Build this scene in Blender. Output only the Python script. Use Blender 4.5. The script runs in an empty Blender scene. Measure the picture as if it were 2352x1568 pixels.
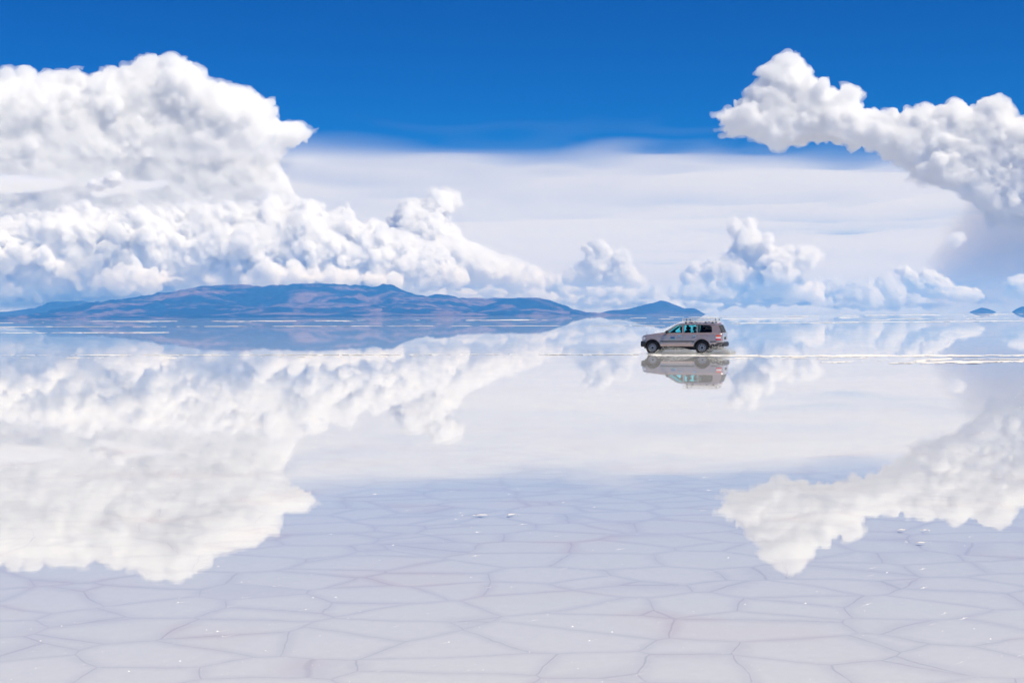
import bpy, bmesh, math
import numpy as np
from mathutils import Vector, Matrix
import openvdb

R = math.radians
scene = bpy.context.scene
col = scene.collection

# ------------------------------------------------------------------ camera
CAM_H = 2.24
PITCH, ROLL = R(1.040), R(0.425)
F_PX, CX, CY = 3266.7, 1176.0, 784.0          # focal length and centre in a 2352 x 1568 frame (50 mm lens)
fwd = Vector((0, math.cos(PITCH), -math.sin(PITCH)))
up0 = Vector((0, math.sin(PITCH), math.cos(PITCH)))
r0 = Vector((1, 0, 0))
cam_r = r0 * math.cos(ROLL) - up0 * math.sin(ROLL)
cam_u = up0 * math.cos(ROLL) + r0 * math.sin(ROLL)
cd = bpy.data.cameras.new('camera')
cd.lens = 50.0; cd.sensor_width = 36.0; cd.clip_start = 0.1; cd.clip_end = 1.0e6
cam = bpy.data.objects.new('camera', cd)
col.objects.link(cam)
M = Matrix((cam_r, cam_u, -fwd)).transposed().to_4x4()
M.translation = Vector((0, 0, CAM_H))
cam.matrix_world = M
scene.camera = cam

# ------------------------------------------------------------------ sky, sun, exposure
SUN_EL, SUN_AZ = R(55), R(122)                # azimuth: clockwise from straight ahead (+Y)
world = bpy.data.worlds.new('World'); scene.world = world
world.use_nodes = True
nt = world.node_tree; nt.nodes.clear()
out = nt.nodes.new('ShaderNodeOutputWorld'); bg = nt.nodes.new('ShaderNodeBackground')
sky = nt.nodes.new('ShaderNodeTexSky'); sky.sky_type = 'NISHITA'; sky.sun_disc = False
sky.sun_elevation = SUN_EL; sky.sun_rotation = SUN_AZ; sky.altitude = 3650
sky.air_density = 1.0; sky.dust_density = 0.2; sky.ozone_density = 2.0
hs = nt.nodes.new('ShaderNodeHueSaturation'); hs.inputs['Saturation'].default_value = 1.45
nt.links.new(sky.outputs[0], hs.inputs['Color'])
tint = nt.nodes.new('ShaderNodeVectorMath'); tint.operation = 'MULTIPLY'; tint.inputs[1].default_value = (.0, .445, .75)   # deep polarised high-altitude blue
nt.links.new(hs.outputs[0], tint.inputs[0]); nt.links.new(tint.outputs[0], bg.inputs['Color']); nt.links.new(bg.outputs[0], out.inputs['Surface'])
bg.inputs['Strength'].default_value = 0.12
sd = bpy.data.lights.new('sun', 'SUN'); sd.energy = 4.9; sd.angle = R(0.5); sd.color = (1.0, 0.935, 0.78)
sun = bpy.data.objects.new('sun', sd); col.objects.link(sun)
sdir = Vector((math.sin(SUN_AZ) * math.cos(SUN_EL), math.cos(SUN_AZ) * math.cos(SUN_EL), math.sin(SUN_EL)))
sun.rotation_euler = (-sdir).to_track_quat('-Z', 'Y').to_euler()
vs = scene.view_settings
vs.view_transform = 'Standard'; vs.look = 'None'; vs.exposure = 0.0; vs.gamma = 1.0; vs.use_curve_mapping = False
cy = scene.cycles
cy.max_bounces = 28; cy.volume_bounces = 20; cy.diffuse_bounces = 3; cy.glossy_bounces = 4
cy.transparent_max_bounces = 16

# ------------------------------------------------------------------ helpers
def pix_dir(px, py):
    return (fwd * F_PX + cam_r * (px - CX) - cam_u * (py - CY)).normalized()

def pix_ground(px, py, z=0.0):
    d = pix_dir(px, py); t = (z - CAM_H) / d.z
    return Vector((0, 0, CAM_H)) + d * t

def link_mesh(name, verts, faces, mat, smooth=True, parent=None):
    me = bpy.data.meshes.new(name)
    verts = np.asarray(verts, dtype=np.float32)
    if isinstance(faces, np.ndarray):
        me.vertices.add(len(verts)); me.vertices.foreach_set('co', verts.ravel())
        n, k = faces.shape
        me.loops.add(n * k); me.loops.foreach_set('vertex_index', faces.astype(np.int32).ravel())
        me.polygons.add(n)
        me.polygons.foreach_set('loop_start', np.arange(0, n * k, k, dtype=np.int32))
        me.update(calc_edges=True)
    else:
        me.from_pydata([tuple(v) for v in verts], [], faces); me.update()
    if smooth:
        me.polygons.foreach_set('use_smooth', np.ones(len(me.polygons), dtype=bool))
    me.materials.append(mat)
    o = bpy.data.objects.new(name, me); col.objects.link(o)
    if parent is not None: o.parent = parent
    return o

def new_mat(name):
    m = bpy.data.materials.new(name); m.use_nodes = True
    m.node_tree.nodes.clear()
    return m, m.node_tree, m.node_tree.nodes.new('ShaderNodeOutputMaterial')

# ------------------------------------------------------------------ clouds
def noise3(shape, cells, rng):
    """smooth value noise on a grid: `cells` = lattice cells along each axis"""
    lat = [max(2, int(math.ceil(c)) + 4) for c in cells]
    a = rng.standard_normal(lat).astype(np.float32)
    for ax in range(3):
        n, c = shape[ax], cells[ax]
        x = np.linspace(0, max(c, 1e-3), n) + 1.0
        i = np.floor(x).astype(int); f = x - i
        w = np.stack([(1 - f) ** 3, 3 * f ** 3 - 6 * f ** 2 + 4, -3 * f ** 3 + 3 * f ** 2 + 3 * f + 1, f ** 3], 1) / 6.0
        Wm = np.zeros((n, lat[ax]), np.float32)
        for k in range(4):
            np.add.at(Wm, (np.arange(n), np.clip(i - 1 + k, 0, lat[ax] - 1)), w[:, k])
        a = np.moveaxis(np.tensordot(Wm, a, axes=(1, ax)), 0, ax)
    return a * 1.7

def poly_sdf(U, V, P):
    P = np.asarray(P, float); n = len(P)
    d = np.full(U.shape, 1e30); s = np.ones(U.shape)
    for i in range(n):
        a, b = P[i], P[i - 1]
        ex, ey = b - a; wx, wy = U - a[0], V - a[1]
        t = np.clip((wx * ex + wy * ey) / (ex * ex + ey * ey + 1e-12), 0, 1)
        d = np.minimum(d, (wx - ex * t) ** 2 + (wy - ey * t) ** 2)
        c1, c2, c3 = V >= a[1], V < b[1], ex * wy > ey * wx
        s = np.where((c1 & c2 & c3) | (~c1 & ~c2 & ~c3), -s, s)
    return -s * np.sqrt(d)     # positive inside


_cloud_mats = {}
def mat_cloud(mfp, g=0.0, color=(.998, .998, .998)):
    """white vapour with a mean free path of `mfp` metres"""
    key = (round(mfp, 1), color)
    if key in _cloud_mats: return _cloud_mats[key]
    m, t, o = new_mat('cloud_vapour')
    v = t.nodes.new('ShaderNodeVolumeScatter'); v.inputs['Color'].default_value = (*color, 1)
    v.inputs['Density'].default_value = 1.0 / mfp; v.inputs['Anisotropy'].default_value = g
    t.links.new(v.outputs[0], o.inputs['Volume'])
    _cloud_mats[key] = m
    return m

def build_cloud(label, masses, dist, mfp_px=14, puffs=(150, 40, 10), cell_px=2.2, seed=1, wob=(10, 3.5), smooth_below=None, slope=0.0, seat=.62, shrink=3.0,
                category='cloud', group=None, name='cloud', fringe=None, color=(.998, .998, .998), kind=None, flat_noise=1.0):
    """masses: list of (outline in frame pixels, forward offset, half depth, edge rounding), all sizes in frame pixels at `dist` metres.
    Gives one cloud of real size and depth: rounded bodies, then balls of vapour seated on them, then finer noise."""
    rng = np.random.default_rng(seed)
    P = np.array([p for m_ in masses for p in m_[0]], float)
    c = pix_dir(P[:, 0].mean(), P[:, 1].mean()); az = math.atan2(c.x, c.y)
    ax_w = Vector((math.sin(az), math.cos(az), 0)); ax_u = Vector((math.cos(az), -math.sin(az), 0))
    s = dist / F_PX
    def to_uv(px, py):
        d = pix_dir(px, py); t = dist / d.dot(ax_w)
        return ((d * t).dot(ax_u) / s, (d * t).z / s)
    Qs = [np.array([to_uv(*p) for p in m_[0]]) for m_ in masses]
    Q = np.concatenate(Qs)
    pad = 14 + 1.2 * wob[0] + (puffs[1] * .8 if puffs[0] else 0)
    u0, u1 = Q[:, 0].min() - pad, Q[:, 0].max() + pad
    v0, v1 = Q[:, 1].min() - pad, Q[:, 1].max() + pad
    w0 = min(-m_[1] - m_[2] - slope * (q_[:, 1].max() - q_[:, 1].min()) for m_, q_ in zip(masses, Qs)) - pad; w1 = max(-m_[1] + m_[2] for m_ in masses) + pad
    nu, nv, nw = [int((b - a) / cell_px) + 1 for a, b in ((u0, u1), (v0, v1), (w0, w1))]
    us, vs_, ws = np.linspace(u0, u1, nu), np.linspace(v0, v1, nv), np.linspace(w0, w1, nw)
    U, V = np.meshgrid(us, vs_, indexing='ij')
    shp = (nu, nv, nw); L = (u1 - u0, v1 - v0, w1 - w0)
    F = np.full(shp, -1e3, np.float32)
    for Qm, (_, off, dep, rnd) in zip(Qs, masses):
        d2 = poly_sdf(U, V, Qm).astype(np.float32)
        if rnd < 0:                                   # a wedge that thins out evenly to its edge
            F = np.maximum(F, (np.minimum(d2, -rnd) * (dep / -rnd))[:, :, None] - np.abs(ws + off)[None, None, :]); continue
        rnd = min(rnd, dep)
        a = np.maximum(rnd - d2, 0)[:, :, None]
        b = np.maximum(np.abs(ws[None, None, :] + off + slope * (Qm[:, 1].max() - V)[:, :, None]) - (dep - rnd), 0).astype(np.float32)
        F = np.maximum(F, rnd - np.sqrt(a * a + b * b))
    F -= shrink
    rmax = max(abs(m_[3]) for m_ in masses)
    def ball(cu, cv, cw, r, k=6.0):
        i0, i1 = [np.searchsorted(us, x) for x in (cu - r - k, cu + r + k)]
        j0, j1 = [np.searchsorted(vs_, x) for x in (cv - r - k, cv + r + k)]
        k0, k1 = [np.searchsorted(ws, x) for x in (cw - r - k, cw + r + k)]
        if i1 <= i0 or j1 <= j0 or k1 <= k0: return
        dd = r - np.sqrt((us[i0:i1, None, None] - cu) ** 2 + (vs_[None, j0:j1, None] - cv) ** 2 + (ws[None, None, k0:k1] - cw) ** 2)
        sub = F[i0:i1, j0:j1, k0:k1]
        np.maximum(sub, dd, out=sub)
    sc1 = rmax * 0.9
    F += wob[0] * noise3(shp, [L[0] / (sc1 * flat_noise), L[1] / sc1, L[2] / (sc1 * flat_noise)], rng)
    F += wob[0] * 0.5 * noise3(shp, [L[0] / (sc1 * .45 * flat_noise), L[1] / (sc1 * .45), L[2] / (sc1 * .45 * flat_noise)], rng)
    npuff, rbig, rsmall = puffs
    if npuff:
        zv = None
        if smooth_below is not None:
            zv = np.array([to_uv(P[:, 0].mean(), y)[1] for y in smooth_below])     # (no balls below, all balls above)
        for r, cnt in [(rbig, npuff), ((rbig * rsmall) ** .5, npuff * 4), (rsmall, npuff * 11)]:
            idx = np.argwhere(np.abs(F) < cell_px * 0.7)
            if zv is not None and len(idx):
                idx = idx[rng.random(len(idx)) < np.clip((vs_[idx[:, 1]] - zv[0]) / (zv[1] - zv[0]), 0, 1)]
            if len(idx) == 0: break
            for (i, j, k) in idx[rng.integers(0, len(idx), cnt)]:
                ball(us[i], vs_[j], ws[k], r * seat * (.30 + 1.05 * rng.random() ** 1.8))
    for sc2, am in ((16, 1.0), (8, .55), (4.5, .35)):
        F += wob[1] * am * noise3(shp, [L[0] / (sc2 * flat_noise), L[1] / sc2, L[2] / (sc2 * flat_noise)], rng)
    F[0] = F[-1] = -5; F[:, 0] = F[:, -1] = -5; F[:, :, 0] = F[:, :, -1] = -5
    g = openvdb.FloatGrid(5.0); g.copyFromArray(-F, tolerance=0.0)
    pts, quads = g.convertToQuads(isovalue=0.0)
    co = np.empty_like(pts)
    Us = u0 + pts[:, 0] * (us[1] - us[0]); Vs = v0 + pts[:, 1] * (vs_[1] - vs_[0]); Ws = w0 + pts[:, 2] * (ws[1] - ws[0])
    Ws = Ws + dist / s
    for k in range(3):
        co[:, k] = (Us * ax_u[k] + Ws * ax_w[k]) * s
    co[:, 2] = Vs * s + CAM_H
    cen = co.mean(0)
    o = link_mesh(name, co - cen, quads[:, ::-1].copy(), mat_cloud(mfp_px * s, color=color))
    o.location = cen
    tag(o, label, category, group, kind)
    if fringe:                                        # thin torn vapour round the dense body
        reach, nz, thin = fringe
        G = F[::2, ::2, ::2].copy()
        G[0] = G[-1] = -5; G[:, 0] = G[:, -1] = -5; G[:, :, 0] = G[:, :, -1] = -5
        sh = G.shape
        for sc2, am in ((26, 1.0), (11, .7), (6, .45)):
            G += nz * am * noise3(sh, [L[0] / (sc2 * 1.6), L[1] / sc2, L[2] / sc2], rng)
        G += reach
        G[0] = G[-1] = -5; G[:, 0] = G[:, -1] = -5; G[:, :, 0] = G[:, :, -1] = -5
        g2 = openvdb.FloatGrid(5.0); g2.copyFromArray(np.ascontiguousarray(-G), tolerance=0.0)
        pts, quads = g2.convertToQuads(isovalue=0.0)
        if len(quads):
            pts = pts * 2; co = np.empty_like(pts)
            Us = u0 + pts[:, 0] * (us[1] - us[0]); Vs = v0 + pts[:, 1] * (vs_[1] - vs_[0]); Ws = w0 + pts[:, 2] * (ws[1] - ws[0]) + dist / s
            for k in range(3): co[:, k] = (Us * ax_u[k] + Ws * ax_w[k]) * s
            co[:, 2] = Vs * s + CAM_H
            link_mesh('wisps', co - cen, quads[:, ::-1].copy(), mat_cloud(thin * s, color=color), parent=o)
    return o

def tag(o, label=None, cat=None, group=None, kind=None):
    if label: o['label'] = label
    if cat: o['category'] = cat
    if group: o['group'] = group
    if kind: o['kind'] = kind
    return o

# ------------------------------------------------------------------ haze near the ground
HAZE_TOP, HAZE_FAR = 680.0, 33000.0
m, t, o = new_mat('haze')
v = t.nodes.new('ShaderNodeVolumePrincipled')
v.inputs['Color'].default_value = (.07, .36, 1.0, 1); v.inputs['Absorption Color'].default_value = (.62, .62, .62, 1); v.inputs['Density'].default_value = 4.7e-5; v.inputs['Anisotropy'].default_value = 0.0
t.links.new(v.outputs[0], o.inputs['Volume'])
bm = bmesh.new(); bmesh.ops.create_cube(bm, size=1.0)
bmesh.ops.scale(bm, vec=(2 * HAZE_FAR, HAZE_FAR + 6000, HAZE_TOP + 121.0), verts=bm.verts)
me = bpy.data.meshes.new('haze'); bm.to_mesh(me); bm.free(); me.materials.append(m)
haze = bpy.data.objects.new('haze', me); col.objects.link(haze)
haze.location = (0, (HAZE_FAR - 6000) / 2, (HAZE_TOP - 121.0) / 2); haze['kind'] = 'stuff'

# ------------------------------------------------------------------ salt bed under the water
def salt_nodes(t, base, cracks=True):
    """white salt, faintly mauve, with a network of polygon ridges and rusty stains; returns colour and height sockets"""
    N, L = t.nodes.new, t.links.new
    geo = N('ShaderNodeNewGeometry')
    n1 = N('ShaderNodeTexNoise'); n1.inputs['Scale'].default_value = 1.1; n1.inputs['Detail'].default_value = 3; L(geo.outputs['Position'], n1.inputs['Vector'])
    sub = N('ShaderNodeVectorMath'); sub.operation = 'SUBTRACT'; L(n1.outputs['Color'], sub.inputs[0]); sub.inputs[1].default_value = (.5, .5, .5)
    scl = N('ShaderNodeVectorMath'); scl.operation = 'SCALE'; L(sub.outputs[0], scl.inputs[0]); scl.inputs['Scale'].default_value = .24
    add = N('ShaderNodeVectorMath'); L(geo.outputs['Position'], add.inputs[0]); L(scl.outputs[0], add.inputs[1])
    flat = N('ShaderNodeVectorMath'); flat.operation = 'MULTIPLY'; L(add.outputs[0], flat.inputs[0]); flat.inputs[1].default_value = (1.38, 1.72, 0)
    vo = N('ShaderNodeTexVoronoi'); vo.feature = 'DISTANCE_TO_EDGE'; vo.inputs['Scale'].default_value = .86; vo.inputs['Randomness'].default_value = .85
    L(flat.outputs[0], vo.inputs['Vector'])
    nw = N('ShaderNodeTexNoise'); nw.inputs['Scale'].default_value = 1.1; nw.inputs['Detail'].default_value = 3; L(geo.outputs['Position'], nw.inputs['Vector'])
    wid = N('ShaderNodeMapRange'); L(nw.outputs[0], wid.inputs['Value']); wid.inputs['From Min'].default_value = .3; wid.inputs['From Max'].default_value = .75
    wid.inputs['To Min'].default_value = .004; wid.inputs['To Max'].default_value = .020
    core = N('ShaderNodeMapRange'); core.interpolation_type = 'SMOOTHSTEP'; L(vo.outputs['Distance'], core.inputs['Value']); L(wid.outputs[0], core.inputs['From Max'])
    core.inputs['From Min'].default_value = 0; core.inputs['To Min'].default_value = 1; core.inputs['To Max'].default_value = 0
    halo = N('ShaderNodeMapRange'); halo.interpolation_type = 'SMOOTHSTEP'; L(vo.outputs['Distance'], halo.inputs['Value'])
    halo.inputs['From Max'].default_value = .13; halo.inputs['To Min'].default_value = 1; halo.inputs['To Max'].default_value = 0
    # mottling
    n2 = N('ShaderNodeTexNoise'); n2.inputs['Scale'].default_value = 14; n2.inputs['Detail'].default_value = 8; n2.inputs['Roughness'].default_value = .7; L(geo.outputs['Position'], n2.inputs['Vector'])
    n3 = N('ShaderNodeTexNoise'); n3.inputs['Scale'].default_value = .55; n3.inputs['Detail'].default_value = 3; L(geo.outputs['Position'], n3.inputs['Vector'])
    r2 = N('ShaderNodeMapRange'); L(n2.outputs[0], r2.inputs['Value']); r2.inputs['From Min'].default_value = .3; r2.inputs['From Max'].default_value = .7
    c0 = N('ShaderNodeMix'); c0.data_type = 'RGBA'; L(r2.outputs[0], c0.inputs['Factor'])
    c0.inputs['A'].default_value = (base[0] * .93, base[1] * .93, base[2] * .95, 1); c0.inputs['B'].default_value = (*base, 1)
    r3 = N('ShaderNodeMapRange'); L(n3.outputs[0], r3.inputs['Value']); r3.inputs['From Min'].default_value = .54; r3.inputs['From Max'].default_value = .72; r3.inputs['To Max'].default_value = .40
    c1 = N('ShaderNodeMix'); c1.data_type = 'RGBA'; L(r3.outputs[0], c1.inputs['Factor']); L(c0.outputs['Result'], c1.inputs['A'])
    c1.inputs['B'].default_value = (base[0] * 1.0, base[1] * .92, base[2] * .90, 1)
    # rusty stain along some of the cracks
    st = N('ShaderNodeMath'); st.operation = 'MULTIPLY'; L(halo.outputs[0], st.inputs[0]); L(r3.outputs[0], st.inputs[1])
    c2 = N('ShaderNodeMix'); c2.data_type = 'RGBA'; L(st.outputs[0], c2.inputs['Factor']); L(c1.outputs['Result'], c2.inputs['A'])
    c2.inputs['B'].default_value = (base[0] * .96, base[1] * .78, base[2] * .74, 1)
    hm = N('ShaderNodeMath'); hm.operation = 'MULTIPLY'; L(halo.outputs[0], hm.inputs[0]); hm.inputs[1].default_value = .16
    c3 = N('ShaderNodeMix'); c3.data_type = 'RGBA'; L(hm.outputs[0], c3.inputs['Factor']); L(c2.outputs['Result'], c3.inputs['A']); c3.inputs['B'].default_value = (.30, .28, .42, 1)
    cm = N('ShaderNodeMath'); cm.operation = 'MULTIPLY'; L(core.outputs[0], cm.inputs[0]); cm.inputs[1].default_value = .20
    c4 = N('ShaderNodeMix'); c4.data_type = 'RGBA'; L(cm.outputs[0], c4.inputs['Factor']); L(c3.outputs['Result'], c4.inputs['A']); c4.inputs['B'].default_value = (.22, .19, .30, 1)
    hsum = N('ShaderNodeMath'); hsum.operation = 'MULTIPLY_ADD'; L(n2.outputs[0], hsum.inputs[0]); hsum.inputs[1].default_value = .35; L(core.outputs[0], hsum.inputs[2])
    return c4.outputs['Result'], hsum.outputs[0]

m, t, o = new_mat('salt_bed')
csock, hsock = salt_nodes(t, (.615, .615, .645))
d = t.nodes.new('ShaderNodeBsdfDiffuse'); t.links.new(csock, d.inputs['Color'])
bp = t.nodes.new('ShaderNodeBump'); bp.inputs['Strength'].default_value = .25; bp.inputs['Distance'].default_value = .01
t.links.new(hsock, bp.inputs['Height']); t.links.new(bp.outputs[0], d.inputs['Normal']); t.links.new(d.outputs[0], o.inputs['Surface'])
rings = [0, 150, 600, 2500, 12000, 60000, 400000]; drop = [-.03, -.03, -.3, -2, -10, -60, -115]
vv, ff, NS = [(0, 0, -.03)], [], 96
for rr, zz in zip(rings[1:], drop[1:]):
    for k in range(NS):
        a = 2 * math.pi * k / NS; vv.append((rr * math.sin(a), rr * math.cos(a), zz))
for k in range(NS): ff.append((0, 1 + (k + 1) % NS, 1 + k))
for j in range(len(rings) - 2):
    for k in range(NS):
        a, b = 1 + j * NS + k, 1 + j * NS + (k + 1) % NS
        ff.append((a, b, b + NS, a + NS))
ground = link_mesh('ground', vv, ff, m, smooth=False); ground['kind'] = 'structure'

# ------------------------------------------------------------------ the sheet of water
m, t, o = new_mat('shallow_water')
N, L = t.nodes.new, t.links.new
geo = N('ShaderNodeNewGeometry')
mp = N('ShaderNodeMapping'); mp.inputs['Scale'].default_value = (.5, 2.2, 1); L(geo.outputs['Position'], mp.inputs['Vector'])
rn = N('ShaderNodeTexNoise'); rn.inputs['Scale'].default_value = 2.6; rn.inputs['Detail'].default_value = 4; L(mp.outputs[0], rn.inputs['Vector'])
bp = N('ShaderNodeBump'); bp.inputs['Strength'].default_value = .012; bp.inputs['Distance'].default_value = .01; L(rn.outputs[0], bp.inputs['Height'])
fr = N('ShaderNodeFresnel'); fr.inputs['IOR'].default_value = 1.47
gl = N('ShaderNodeBsdfGlossy'); gl.inputs['Roughness'].default_value = 0.0; gl.inputs['Color'].default_value = (1, 1, 1, 1); L(bp.outputs[0], gl.inputs['Normal'])
df = N('ShaderNodeBsdfDiffuse'); df.inputs['Color'].default_value = (.60, .62, .63, 1)
tr = N('ShaderNodeBsdfTransparent'); tr.inputs['Color'].default_value = (.97, .98, .985, 1)
mx1 = N('ShaderNodeMixShader'); L(df.outputs[0], mx1.inputs[1]); L(gl.outputs[0], mx1.inputs[2])
# patchy film of undissolved salt in the water
mp2 = N('ShaderNodeMapping'); mp2.inputs['Scale'].default_value = (.02, .09, 1); L(geo.outputs['Position'], mp2.inputs['Vector'])
fn = N('ShaderNodeTexNoise'); fn.inputs['Scale'].default_value = 1.0; fn.inputs['Detail'].default_value = 9; fn.inputs['Roughness'].default_value = .62; L(mp2.outputs[0], fn.inputs['Vector'])
fm = N('ShaderNodeMapRange'); L(fn.outputs[0], fm.inputs['Value']); fm.inputs['From Min'].default_value = .3; fm.inputs['From Max'].default_value = .7
fm.inputs['To Min'].default_value = .97; fm.inputs['To Max'].default_value = .87; L(fm.outputs[0], mx1.inputs[0])
mx2 = N('ShaderNodeMixShader'); L(fr.outputs[0], mx2.inputs[0]); L(tr.outputs[0], mx2.inputs[1]); L(mx1.outputs[0], mx2.inputs[2])
L(mx2.outputs[0], o.inputs['Surface'])
s_ = 4e5
water = link_mesh('water', [(-s_, -s_, 0), (s_, -s_, 0), (s_, s_, 0), (-s_, s_, 0)], [(0, 1, 2, 3)], m, smooth=False)
water['kind'] = 'structure'

# ------------------------------------------------------------------ mountains
def noise2(shape, cells, rng):
    return noise3((shape[0], shape[1], 2), (cells[0], cells[1], .4), rng)[:, :, 0]

def mat_rock(name, light, dark, sc, thr=.5):
    m, t, o = new_mat(name)
    N, L = t.nodes.new, t.links.new
    tc = N('ShaderNodeTexCoord'); mp = N('ShaderNodeMapping'); mp.inputs['Scale'].default_value = (1 / sc, 1 / sc * .8, 1 / sc * 2.6); L(tc.outputs['Object'], mp.inputs['Vector'])
    n = N('ShaderNodeTexNoise'); n.inputs['Scale'].default_value = 1; n.inputs['Detail'].default_value = 8; n.inputs['Roughness'].default_value = .58; n.inputs['Distortion'].default_value = .8
    L(mp.outputs[0], n.inputs['Vector'])
    rmp = N('ShaderNodeMapRange'); rmp.interpolation_type = 'SMOOTHSTEP'; L(n.outputs[0], rmp.inputs['Value']); rmp.inputs['From Min'].default_value = thr - .07; rmp.inputs['From Max'].default_value = thr + .1
    n2 = N('ShaderNodeTexNoise'); n2.inputs['Scale'].default_value = 6; n2.inputs['Detail'].default_value = 6; L(mp.outputs[0], n2.inputs['Vector'])
    r2 = N('ShaderNodeMapRange'); L(n2.outputs[0], r2.inputs['Value']); r2.inputs['From Min'].default_value = .3; r2.inputs['From Max'].default_value = .7; r2.inputs['To Min'].default_value = .7; r2.inputs['To Max'].default_value = 1.25
    c = N('ShaderNodeMix'); c.data_type = 'RGBA'; L(rmp.outputs[0], c.inputs['Factor']); c.inputs['A'].default_value = (*dark, 1); c.inputs['B'].default_value = (*light, 1)
    vm = N('ShaderNodeVectorMath'); vm.operation = 'SCALE'; L(c.outputs['Result'], vm.inputs[0]); L(r2.outputs[0], vm.inputs['Scale'])
    d = N('ShaderNodeBsdfDiffuse'); L(vm.outputs[0], d.inputs['Color']); L(d.outputs[0], o.inputs['Surface'])
    return m

def mountain(name, label, prof, dist, front, mat, rough=.24, spur=7, seed=1, back=None):
    """prof: crest line in frame pixels; the massif falls away in front of it and behind it"""
    rng = np.random.default_rng(seed)
    prof = np.array(prof, float)
    c = pix_dir(prof[:, 0].mean(), prof[:, 1].mean()); az = math.atan2(c.x, c.y)
    aw = np.array((math.sin(az), math.cos(az), 0)); au = np.array((math.cos(az), -math.sin(az), 0))
    uu, hh = [], []
    for p in prof:
        d = pix_dir(*p); t = dist / d.dot(Vector(aw)); uu.append((d * t).dot(Vector(au))); hh.append((d * t).z + CAM_H)
    uu, hh = np.array(uu), np.array(hh)
    back = back or front * .6
    step = dist / F_PX * 1.5
    nu = int((uu[-1] - uu[0]) / step) + 1; nw = int((front + back) / (step * 3.5)) + 1
    us = np.linspace(uu[0], uu[-1], nu); ws = np.linspace(-front, back, nw)
    H = np.interp(us, uu, hh)
    kern = np.array([1, 2, 1.]) / 4; H = np.convolve(np.pad(H, 1, mode='edge'), kern, 'valid')
    H = np.maximum(H, 0)
    q = np.where(ws < 0, -ws / front, ws / back)
    body = (1 - q) ** 1.0 * (1 - .25 * np.sin(np.pi * q))
    Z = H[:, None] * body[None, :]
    # ridges and gullies running down the slope
    span = uu[-1] - uu[0]; Ld = (span, front + back)
    rid = np.zeros((nu, nw)); amp = 1.0; sc = max(H.max(), 1) * spur / 2.0
    warp = noise2((nu, nw), (Ld[0] / sc, Ld[1] / (sc * 1.6)), rng)
    for k in range(6):
        n = noise2((nu, nw), (Ld[0] / sc, Ld[1] / (sc * 1.7)), rng)
        rid += amp * (1 - np.abs(n) * 1.3) ; amp *= .55; sc *= .5
    rid = (rid - rid.mean()) / rid.std()
    env = np.clip(q * 3.2, 0.02, 1) * (1 - q) ** .6
    Z = Z + (rough * H.max() * .55 * rid + .12 * H.max() * warp) * env[None, :] * np.minimum(1, H / (H.max() * .25))[:, None]
    fine = noise2((nu, nw), (span / (step * 5), Ld[1] / (step * 12)), rng)
    Z += fine * H.max() * .022 * np.minimum(1, H / (H.max() * .2))[:, None]
    Z = np.where(q[None, :] >= .999, -8, Z); Z[0] = Z[-1] = np.minimum(Z[0].min(), -2)
    G = np.empty((nu, nw, 3))
    for k in range(2): G[:, :, k] = us[:, None] * au[k] + (dist + ws[None, :]) * aw[k]
    G[:, :, 2] = Z
    idx = np.arange(nu * nw).reshape(nu, nw)
    quads = np.stack([idx[:-1, :-1], idx[1:, :-1], idx[1:, 1:], idx[:-1, 1:]], -1).reshape(-1, 4)
    cen = np.array([au[0] * us.mean() + aw[0] * dist, au[1] * us.mean() + aw[1] * dist, 0])
    ob = link_mesh(name, G.reshape(-1, 3) - cen, quads, mat)
    ob.location = cen
    ob['label'] = label; ob['kind'] = 'structure'
    return ob

rockA = mat_rock('rock_tan_and_dark', (.205, .138, .132), (.016, .025, .04), 800, .53)  # tan rock broken by darker patches from noise
rockB = mat_rock('rock_dark', (.09, .075, .075), (.03, .034, .045), 1500, .56)
mountain('mountain', 'long dark flat-topped ridge behind the far left shore',
         [(-160,722),(0,716),(40,713),(80,706),(100,700),(110,694),(130,692),(190,691),(235,702),(300,706),(380,716),(470,724)], 27000, 4200, rockB, seed=11, rough=.1)
mountain('mountain', 'broad brown and blue massif with its crest touching the clouds',
         [(30,738),(100,729),(160,721),(240,702),(300,689),(380,676),(440,662),(470,657),(500,656),(530,653),(560,653),(600,656),(640,654),(690,652),(740,650),(770,651),(800,654),(820,653),(840,658),(862,657),(885,651),(905,656),(930,667),(950,674),(980,681),(1010,676),(1030,678),(1050,686),(1080,684),(1105,685),(1120,688),(1150,684),(1180,688),(1230,700),(1290,715),(1330,726)], 22000, 5200, rockA, seed=12)
mountain('mountain', 'rounded pinkish dome at the right end of the massif',
         [(1050,724),(1090,712),(1125,698),(1160,688),(1190,683),(1230,683),(1262,688),(1292,700),(1320,711),(1348,718),(1385,724)], 19500, 2600, rockA, seed=13, rough=.12)
mountain('mountain', 'lower foothills along the shore in front of the massif',
         [(120,735),(260,727),(380,716),(460,706),(540,712),(640,703),(740,714),(840,702),(930,712),(1010,708),(1100,719),(1180,726)], 18000, 1900, rockA, seed=14, rough=.16)
mountain('island', 'peaked blue island left of the car',
         [(1358,724),(1400,713),(1430,710.5),(1448,709),(1470,702),(1500,695),(1518,689.5),(1532,693),(1552,700),(1572,709),(1588,708),(1600,710),(1622,723)], 21000, 1800, rockB, seed=15, rough=.1)
mountain('island', 'small round-topped island on the horizon at far right',
         [(2219,719.5),(2235,713),(2255,705.5),(2270,709),(2283,714),(2293,719.5)], 24000, 700, rockA, seed=16, rough=.06)
mountain('island', 'small island cut by the right edge of the frame',
         [(2320,719),(2330,712),(2343,704),(2362,702),(2385,708),(2410,718)], 23000, 800, rockB, seed=17, rough=.06)

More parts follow.
